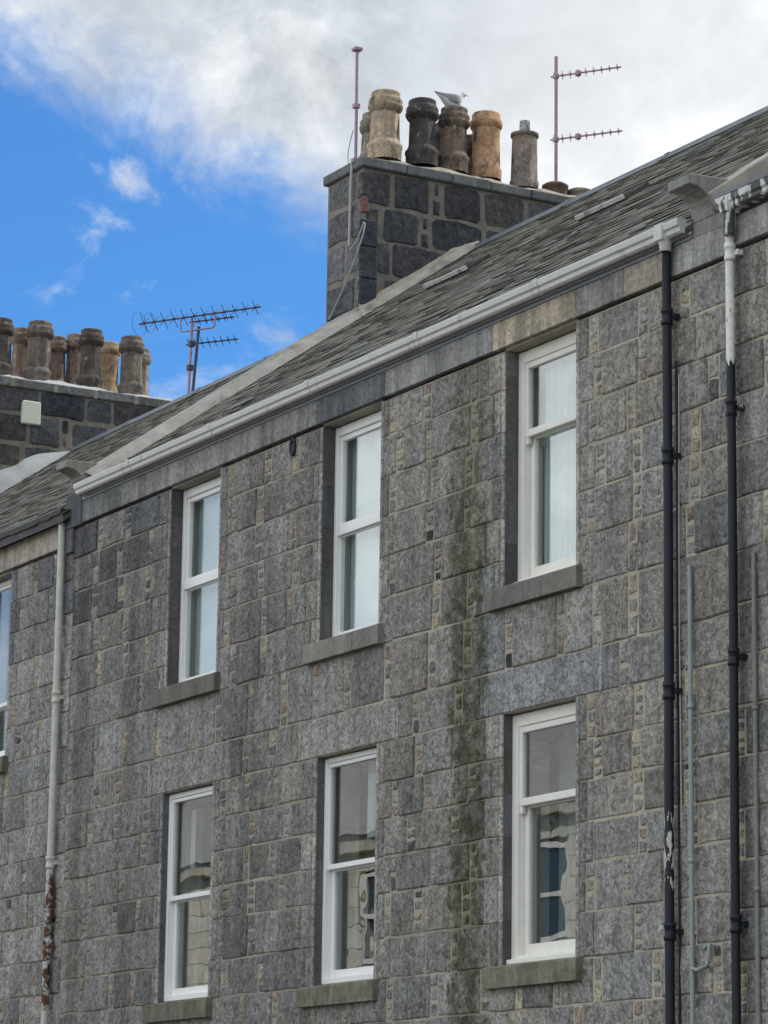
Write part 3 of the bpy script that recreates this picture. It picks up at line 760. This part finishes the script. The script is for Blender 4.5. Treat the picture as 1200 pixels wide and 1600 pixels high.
blind(CX[0]-.445, CX[0]+.445, ZU0+.10, ZU1-.07, .262, 'pale blue blind drawn down in the leftmost upper window of the middle tenement')
blind(CX[1]-.445, CX[1]+.445, ZU0+.07, ZU1-.07, .262, 'pale blind drawn down in the upper middle window, right of the small round vent hole')
curtain(CX[2]-.40, CX[2]+.44, ZU0+.05, ZU1-.06, .285, NET, 'net_or_reflection', 'white net curtain with soft pleats in the cream timber window under the tan lintel stone', 'curtain', .030, 9)
curtain(CX[2]-.445, CX[2]-.30, ZU0+.05, ZU1-.06, .345, DRAPE, 'side_curtain', 'grey side curtain gathered at the left of the upper cream timber window', 'curtain', .012, 2)
curtain(CX[2]-.30, CX[2]+.44, 4.55, ZL1-.08, .62, DRAPE, 'window_drape', 'grey drape behind the top sash of the lower cream timber window', 'curtain', .03, 4)
curtain(CX[2]-.44, CX[2]-.12, ZL0+.04, ZL1-.08, .45, DRAPE, 'side_curtain', 'grey curtain hanging at the left side of the lower cream timber window', 'curtain', .012, 3)
curtain(CX[0]-.40, CX[0]-.33, 4.62, ZL1-.14, .26, NET, 'net_or_reflection', 'narrow white cloth at the left of the top pane in the lower left window', 'curtain', .012, 2)
curtain(CX[1]-.12, CX[1]+.03, 4.60, ZL1-.06, .27, NET, 'net_or_reflection', 'white strip standing in for a reflection at the right of the top pane in the lower middle window', 'curtain', .012, 2)  # added white strip imitates a reflection in the pane
# small round vent in the wall
vt = MB(); vt.lathe([(.001, -.001), (.045, -.001), (.05, .012), (.06, .012), (.062, -.006)], 18, (0, 0, 0), (.05, .05, .05))
vo = vt.build('vent', BLACK, main); vo.location = (-23.79, -.014, 8.02); vo.rotation_euler = (R(90), 0, 0); vo.scale = (.8, 1.35, 1)
# pipes on the main building
downpipe(main, -18.108, 0.0, 8.28, .034, PEEL_PATCH, [7.82, 6.81, 5.15, 3.50, 1.8], label='black drainpipe with bare patches low down', top=[(-18.10, -.09, 8.34), (-18.09, -.10, 8.37)])
hp = MB(); hp.lathe([(.034, 0), (.042, .01), (.045, .05), (.062, .09), (.066, .13)], 16, (-18.09, -.10, 8.29)); hp.box(-18.14, -18.04, -.168, -.03, 8.362, 8.482); hp.build('gutter_outlet', GUT, main, bevel=.004)
m = MB(); m.tube([(-18.075+.004*math.sin(z*2.1), -.022, z) for z in [k*.25 for k in range(31)]], .008, 8); m.build('cable', BLACK, main)
m = MB(); m.tube([(-18.055+.006*math.sin(z*1.7+1), -.016, z) for z in [4.2+k*.2 for k in range(17)]], .006, 8); m.build('cable', CABLE, main)
m = MB(); m.tube([(-17.892, -.045, z) for z in [0+k*.4 for k in range(15)]]+[(-17.892, -.045, 6.0)], .017, 10)
for z in (5.0, 3.95, 2.6): m.lathe([(.017, 0), (.024, 0), (.024, .03), (.017, .03)], 10, (-17.892, -.045, z))
m.build('waste_pipe', GREYPIPE, main, 'thin pale grey pipe ending below the eaves')
m = MB(); m.tube([(-17.892, -.05, 3.24), (-17.81, -.06, 3.225), (-17.69, -.06, 3.245), (-17.675, -.06, 3.27), (-17.675, -.06, 3.36), (-17.69, -.05, 3.385), (-17.79, -.02, 3.375)], .014, 10); m.build('waste_elbow', GREYPIPE, main)
fillx = -17.46
# ================================================================== RIGHT BUILDING
right = thing('tenement_building', 'granite tenement at the right edge beyond the white and black peeling downpipe', 'building', (-13, 0, 0))
st, mo = MB(), MB(); RX0, RX1 = -17.465, -9.0
rc = [8.14, 7.80, 7.45, 7.10, 6.75, 6.38, 6.02, 5.66, 5.30, 4.96, 4.62, 4.27, 3.93, 3.60, 3.26, 2.92, 2.6, 2.25, 1.9, 1.55, 1.2, .8, .4, 0]
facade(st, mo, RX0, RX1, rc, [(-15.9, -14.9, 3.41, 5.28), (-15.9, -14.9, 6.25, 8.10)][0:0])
w2 = st.build('wall', GRAN, right)
mo = MB(); mo.add([(RX0, .006, 0), (RX1, .006, 0), (RX1, .006, 8.13), (RX0, .006, 8.13)], [(0, 1, 2, 3)]); mo.box(RX0+.02, RX1, 8.74, 8.8, 0, 8.4); mo.box(RX1-.02, RX1, .01, 8.74, 0, 8.4); mo.build('mortar', MORT, w2)
fz = MB(); frieze(fz, RX0+.04, RX1, 8.158, 8.37, [(-16.2, (.40, .375, .35)), (-14.6, (.36, .34, .32)), (-13, (.3, .3, .29)), (RX1, (.34, .33, .31))]); fz.build('frieze', bpy.data.materials['frieze_granite'], right, bevel=.004)
gutter(right, -17.42, RX1, 8.49, PEEL_GUT, label='rusty iron gutter with flaking white paint', scale=.92, joints=False)
m = MB(); m.box(-17.40, RX1, -.150, .0, 8.492, 8.520); m.build('drip_flashing', LEAD, right)
m = MB(); m.box(-17.40, RX1, -.034, .01, 8.372, 8.49); m.build('fascia', BROWNBLK, right)
slate_roof(-17.57, RX1, 8.46, .02, right)
gm = MB(); gm.prism([(.02, 8.40), (8.72, 8.40), (4.37, 8.40+PITCH*4.33)], RX1-.3, RX1, (.2, .2, .19)); gm.build('gable', DRESS, right)
downpipe(right, -17.352, 0, 8.27, .031, PEEL_TOP, [8.10, 7.0, 5.28, 3.50, 1.8], label='downpipe flaking from white to black', top=[(-17.33, -.09, 8.34), (-17.32, -.10, 8.38)])
hp = MB(); hp.lathe([(.032, 0), (.044, .01), (.046, .16), (.06, .19), (.064, .24)], 16, (-17.32, -.10, 8.21)); hp.box(-17.365, -17.275, -.152, -.03, 8.37, 8.482); hp.build('gutter_outlet', PEEL_GUT, right, bevel=.004)
m = MB(); m.tube([(-17.175, -.03, z) for z in [k*.4 for k in range(15)]]+[(-17.175, -.03, 5.97)], .016, 10)
for z in (4.9, 3.7, 2.5): m.lathe([(.016, 0), (.022, 0), (.022, .03), (.016, .03)], 10, (-17.175, -.03, z))
m.build('conduit', STONEPIPE, right, 'stone grey conduit on the wall')
# ================================================================== LEFT BUILDING
left = thing('tenement_building', 'granite tenement at the left edge with lower slate roof and cream downpipe', 'building', (-33, 0, 0))
LX0, LX1 = -38.9, -28.285
lh = [(-30.81, -29.81, 6.04, 7.92), (-30.85, -29.85, 3.22, 5.08)]
st, mo = MB(), MB()
lc = [7.93, 7.60, 7.27, 6.95, 6.62, 6.30, 5.95, 5.60, 5.26, 4.93, 4.60, 4.27, 3.93, 3.60, 3.27, 2.93, 2.6, 2.25, 1.9, 1.55, 1.2, .8, .4, 0]
k = 8
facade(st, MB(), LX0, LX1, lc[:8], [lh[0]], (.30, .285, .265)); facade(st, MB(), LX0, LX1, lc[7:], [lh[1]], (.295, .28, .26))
w3 = st.build('wall', GRAN, left)
mo = MB(); mortar_grid(mo, LX0, LX1, 0, 7.93, lh); reveals(w3); mo.box(LX0, LX1-.02, 8.74, 8.8, 0, 8.2); mo.box(LX0, LX0+.02, .01, 8.74, 0, 8.2); mo.build('mortar', MORT, w3)
fz = MB(); frieze(fz, LX0, -28.46, 7.948, 8.19, [(-36.5, (.3, .3, .3)), (-34.6, (.38, .35, .31)), (-32.4, (.36, .33, .30)), (-30.6, (.42, .37, .32)), (-28.46, (.44, .39, .335))]); fz.build('frieze', bpy.data.materials['frieze_granite'], left, bevel=.004)
gutter(left, LX0, -28.32, 8.295, BROWNBLK, scale=.95, label='dark brown iron gutter', joints=False)
m = MB(); m.box(LX0, -28.32, -.03, .02, 8.19, 8.30); m.build('fascia', BROWNBLK, left)
lrf = slate_roof(-38.2, -28.30, 8.33, -.14, left)
window(left, *lh[0][:2], lh[0][2], lh[0][3], 6.62, 'us'); window(left, *lh[1][:2], lh[1][2], lh[1][3], 4.15, 'us')
room(left, *lh[0]); room(left, *lh[1])
blind(-30.75, -29.87, 6.1, 7.85, .40, 'pale blue blind in the window cut by the left edge')
downpipe(left, -28.445, 0, 8.18, .036, CREAMPIPE, [6.45, 4.85, 4.05, 2.5], label='cream downpipe rusting at its lower joints', y=-.07)
# rust run on the stones beside the cream pipe
RUST = simple('rust', (.10, .035, .022), .9, .4, 25)
for xa, za, zb, wd in ((-28.50, 3.85, 4.95, .045), (-28.62, 3.2, 4.15, .03)):
    rs = MB(); k = 22; vs = []
    for i in range(k+1):
        z = za+(zb-za)*i/k; q = wd*math.sin(math.pi*min(1, (i+.5)/k))**.5*U(.45, 1.2)
        vs += [(xa-q+U(-.006, .006), -.0190, z), (xa+q, -.0190, z+U(-.01, .01))]
    rs.add(vs, [(2*i, 2*i+1, 2*i+3, 2*i+2) for i in range(k)]); rs.build('rust_stain', RUST, left)
lch = chimney(left, -38.2, 2.9, 6.15, .95, 9.6, 12.17, .12, joint_light=True)
skew(left, -38.55, -38.2, 8.33, .10, 2.9)
m = MB(); vs = []
for i in range(41):      # broad pale cement fillet up the gable
    y = .2+i*(4.3-.2)/40; z = 8.33+PITCH*y; t = (.31+.03*math.sin(i*.9)+U(-.01, .01))*min(1, (41-i)/7)
    vs += [(-38.19, y, z+t), (-38.12, y, z+t*.7), (-38.02, y, z+.015)]
m.add(vs, [(i*3+j, i*3+j+1, (i+1)*3+j+1, (i+1)*3+j) for i in range(40) for j in (0, 1)], smooth=True); m.build('cement_fillet', LIGHTCEM, lch)
m = MB(); m.box(-38.21, -38.13, 3.61, 3.87, 11.69, 12.0); m.build('vent_cover', simple('cream_panel', (.66, .66, .55), .6, .05, 5), lch, 'cream rectangular cover on the stack', bevel=.012)
lb, ld, tan = (.20, .165, .14), (.125, .105, .092), (.50, .36, .22)
pots(lch, [(-38.42, 3.38, 12.36, 'roll', .76, .15, ld, None), (-38.42, 3.92, 12.36, 'roll', .80, .165, lb, 'large brown pot, second from the left'), (-38.42, 4.68, 12.37, 'roll', .80, .15, ld, None), (-38.42, 5.30, 12.36, 'roll', .80, .155, lb, 'large brown pot at the right end'),
           (-38.85, 3.86, 12.36, 'roll', .80, .13, (.30, .22, .17), None), (-38.85, 4.38, 12.36, 'roll', .76, .13, (.24, .18, .15), None), (-38.85, 4.66, 12.36, 'roll', .84, .13, (.30, .22, .18), None), (-38.85, 5.15, 12.36, 'barrel', .80, .14, tan, 'light tan pot with a red rim'), (-38.85, 5.62, 12.36, 'roll', .78, .13, (.36, .31, .26), None)])

# ================================================================== AERIALS
def aerial(t, p0, p1, mat, n, el, z_el=True, tilt=0, name='boom', rr=.010):
    """yagi: boom from p0 to p1 with n crossed elements of half length el"""
    p0, p1 = Vector(p0), Vector(p1); m = MB(); m.tube([p0, p1], rr, 8); b = m.build(name, mat, t)
    ax = (p1-p0).normalized(); side = ax.cross(Vector((0, 0, 1))).normalized(); upv = side.cross(ax)
    for k in range(n):
        e = MB()
        c = p0+(p1-p0)*((k+.5)/n); hl = el*(1-.25*k/n); q = side*math.cos(tilt)+upv*math.sin(tilt)
        e.tube([c-q*hl, c+q*hl], .005, 6)
        e.box(c.x-.012, c.x+.012, c.y-.012, c.y+.012, c.z-.012, c.z+.014)
        e.build('element', mat, b)
    return b
t = thing('mast', 'thin straight aerial mast on the front corner of the broad chimney', 'mast', (-28.16, 3.1, 12.3))
m = MB(); m.tube([(-28.128, 2.975, 12.30), (-28.135, 2.975, 13.61)], .017, 10); m.build('pole', AER, t)
for q in ((13.565, 13.60, .045), (12.93, 12.98, .032), (12.33, 12.38, .036)):
    m = MB(); m.box(-28.135-q[2], -28.135+q[2], 2.975-q[2], 2.975+q[2], q[0], q[1]); m.build('clamp', AER, t, bevel=.004)
t = thing('tv_aerial', 'tall pinkish mast with two short yagi aerials at the far end of the broad chimney', 'aerial', (-28.4, 5.64, 12.5))
m = MB(); m.tube([(-28.4, 5.64, 12.4), (-28.4, 5.637, 14.11)], .019, 10); m.build('pole', AER, t)
def pt(x, y, z): return (x, y, z)
aerial(t, (-28.45, 5.60, 13.88), (-27.77, 6.075, 13.88), AER, 9, .05, tilt=1.3)
aerial(t, (-28.45, 5.60, 13.15), (-27.77, 6.09, 13.15), AER, 9, .05, tilt=1.3)
for q in ((-28.4, 5.635, 13.88), (-28.4, 5.635, 13.15), (-28.19, 5.79, 13.15), (-28.19, 5.79, 13.88)):
    m = MB(); m.box(q[0]-.026, q[0]+.026, q[1]-.026, q[1]+.026, q[2]-.03, q[2]+.03); m.build('clamp', AER, t, bevel=.004)
G1 = 'aerials on the ridge beside the far chimney'
t = thing('tv_aerial', 'leaning mast carrying the long spiky yagi aerial on the lower ridge', 'aerial', (-34.77, 4.42, 11.4), G1)
m = MB(); m.tube([(-34.77, 4.42, 11.38), (-34.63, 4.42, 12.30)], .02, 10); m.build('pole', AERD, t)
A0, A1 = Vector((-35.36, 3.95, 12.43)), Vector((-33.84, 4.86, 12.43))
b = aerial(t, A0, A1, AERD, 12, .13, tilt=.75, rr=.012); aerial(t, A0+Vector((.004, 0, .001)), A1, AERD, 12, .13, tilt=-.75, rr=.009)
ax = (A1-A0).normalized(); sd = ax.cross(Vector((0, 0, 1))).normalized(); m = MB()
for q, rr in ((.0, .16), (.16, .13)):
    c = A0+ax*q; m.tube([c+sd*math.cos(a)*rr+Vector((0, 0, 1))*math.sin(a)*rr for a in [k*math.pi/9 for k in range(19)]], .003, 6, cap=False)
m.build('reflector', AERD, t)
c1, c2 = A0+ax*.62, A0+ax*1.12; m = MB(); m.tube([c1, c1-Vector((0, 0, .15)), c1+ax*.03-Vector((0, 0, .18)), c2-ax*.03-Vector((0, 0, .18)), c2-Vector((0, 0, .15)), c2], .011, 8); m.build('bracket', AER, t)
t = thing('tv_aerial', 'upright mast with two short yagi aerials just left of the leaning one', 'aerial', (-34.88, 4.42, 11.4), G1)
m = MB(); m.tube([(-34.875, 4.42, 11.38), (-34.81, 4.42, 12.44)], .019, 10); m.build('pole', AER, t)
aerial(t, (-34.85, 4.40, 12.40), (-34.32, 4.75, 12.40), AERD, 7, .06, tilt=.8); aerial(t, (-34.90, 4.38, 12.12), (-34.30, 4.80, 12.12), AERD, 8, .08, tilt=.8)
for q in ((-34.85, 4.42, 11.82), (-34.82, 4.42, 12.12)):
    m = MB(); m.box(q[0]-.035, q[0]+.035, q[1]-.035, q[1]+.035, q[2]-.035, q[2]+.035); m.build('clamp', AERD, t, bevel=.004)
# cables on the stack
m = MB(); m.tube([(-28.17, 2.955, 12.33), (-28.18, 2.95, 12.1), (-28.20, 2.955, 11.44)], .016, 8); m.build('conduit', CABLE, chim)
m = MB(); m.tube([(-28.16, 2.94, 11.38), (-28.02, 2.945, 11.45), (-27.93, 2.95, 11.56), (-27.90, 2.955, 11.62), (-27.88, 2.96, 11.60), (-27.90, 2.955, 11.5), (-28.05, 2.95, 11.28), (-28.3, 2.95, 11.0), (-28.60, 2.95, 10.74)], .008, 8); m.build('cable', CABLE, chim)
m = MB(); m.tube([(-28.22, 2.94, 12.33), (-28.235, 2.94, 12.45), (-28.21, 2.95, 12.58), (-28.175, 2.965, 12.70)], .006, 6); m.build('cable', CABLE, chim)

# ================================================================== SEAGULL on the brown pot
def gull():
    t = thing('seagull', 'white and grey seagull standing on the brown chimney pot', 'bird', (-28.2, 4.19, 13.155)); t.scale = (.86, .78, 1.0)
    # body runs along the street-to-yard direction: tail towards the street, head towards the yard
    B = [(-.245, .145, .012, .008), (-.19, .132, .034, .018), (-.12, .105, .060, .052), (-.05, .082, .076, .076), (.03, .080, .080, .080), (.09, .098, .068, .070), (.125, .130, .048, .054), (.14, .165, .038, .042), (.152, .195, .036, .038), (.172, .208, .034, .034), (.195, .202, .024, .023), (.205, .198, .010, .010)]
    m = MB(); seg = 14; vs = []
    for (y, z, rx, rz) in B:
        for k in range(seg):
            a = 2*math.pi*k/seg; vs.append((rx*math.cos(a), y, z+rz*math.sin(a)))
    fs = [(i*seg+k, i*seg+(k+1) % seg, (i+1)*seg+(k+1) % seg, (i+1)*seg+k) for i in range(len(B)-1) for k in range(seg)]
    fs += [tuple(range(seg)), tuple(range((len(B)-1)*seg, len(B)*seg))]
    m.add(vs, fs, smooth=True); bo = m.build('body', FEATH, t); attach_to(bo, t)
    for s_ in (-1, 1):
        w_ = MB(); pr = [(.085, .118, .064, .034), (.02, .112, .082, .052), (-.06, .115, .074, .046), (-.15, .138, .044, .026), (-.24, .160, .014, .012), (-.285, .172, .004, .004)]
        vs = []
        for (y, z, ox, hz) in pr:
            for k in range(8):
                a = 2*math.pi*k/8; vs.append((s_*(ox+.008*math.cos(a)), y, z+hz*math.sin(a)))
        w_.add(vs, [(i*8+k, i*8+(k+1) % 8, (i+1)*8+(k+1) % 8, (i+1)*8+k) for i in range(5) for k in range(8)]+[tuple(range(8)), tuple(range(40, 48))], smooth=True)
        attach_to(w_.build('wing', FEATHG, t), t)
        l_ = MB(); l_.tube([(s_*.022, .02, .05), (s_*.022, .018, .02), (s_*.022, .02, .0)], .005, 6); l_.tube([(s_*.022, .02, .004), (s_*.022, .055, .002)], .006, 6); attach_to(l_.build('leg', BEAK, t), t)
        e_ = MB(); e_.lathe([(.001, 0), (.004, .001), (.004, .003), (.001, .004)], 8, (s_*.027, .175, .218)); attach_to(e_.build('eye', BLACK, t), t)
    k_ = MB(); k_.tube([(0, .198, .206), (0, .235, .200), (0, .25, .192)], .008, 8, radii=[.009, .006, .002]); attach_to(k_.build('beak', BEAK, t), t)
    return t
def attach_to(o, t): o.matrix_parent_inverse = Matrix.Identity(4)
gl_ = gull()

# ================================================================== OPPOSITE SIDE OF THE STREET (seen in the window reflections)
opp = thing('stone_building', 'sunlit cream stone terrace across the street, mirrored in the lower windows', 'building', (-50, -16.5, 0))
OS = stone('cream_ashlar', .9, 1.1, sc=12, speck=.1, bd=.003)
m = MB(); N = Vector((0, 1, 0)); x = -76.0; wins = [-72+2.9*k for k in range(14)]
oh = [(a-.5, a+.5, c, e) for a in wins for c, e in ((.9, 2.8), (3.7, 5.3), (6.15, 7.75))]
zrow = 0
while zrow < 8.2:
    x = -76.0-U(0, .4)
    while x < -30:
        w_ = U(.5, .9); a, b = x, x+w_; c, e = zrow, zrow+.34
        if not any(h[0] < b and h[1] > a and h[2] < e-.05 and h[3] > c+.05 for h in oh):
            m.box(a+.006, b-.006, -16.56, -16.5, c+.006, e-.006, vary((.68, .66, .59), .08))
        else:
            for aa, bb in ((a, min(b, max(a, min([h[0] for h in oh if h[0] < b and h[1] > a])))), (max([h[1] for h in oh if h[0] < b and h[1] > a]), b)):
                if bb-aa > .05: m.box(aa+.004, bb-.004, -16.56, -16.502, c+.006, e-.006, vary((.68, .66, .59), .08))
        x += w_
    zrow += .34
ow = m.build('wall', OS, opp)
m = MB(); m.box(-76, -30, -24, -16.62, 0, 8.2, (.3, .28, .25)); m.box(-76.3, -29.7, -16.62, -16.3, 8.16, 8.42, (.55, .52, .45)); m.build('cornice', OS, opp)
m = MB()
for (a, b, c, e) in oh:
    for q in ((a, a+.09, c, e), (b-.09, b, c, e), (a+.09, b-.09, e-.09, e), (a+.09, b-.09, c, c+.1), (a+.09, b-.09, (c+e)/2-.04, (c+e)/2+.04)): m.box(q[0], q[1], -16.60, -16.53, q[2], q[3], (.8, .8, .78))
m.build('window_frames', UPVC, opp)
DW = simple('dark_window_glass', (.05, .06, .07), .08, .1, 3, spec=.8)
m = MB()
for (a, b, c, e) in oh: m.box(a+.09, b-.09, -16.615, -16.59, c+.1, e-.09)
m.build('window_panes', DW, opp)
m = MB(); m.prism([(-16.2, 8.42), (-20.3, 11.3), (-24.4, 8.42)], -76.2, -29.8, (.34, .33, .34)); m.build('roof', SLATE, opp)
m = MB()
for xx in (-66, -54.5, -43): m.box(xx, xx+.8, -21.8, -18.6, 9.5, 12.1, (.30, .28, .25))
m.build('chimney', OS, opp)
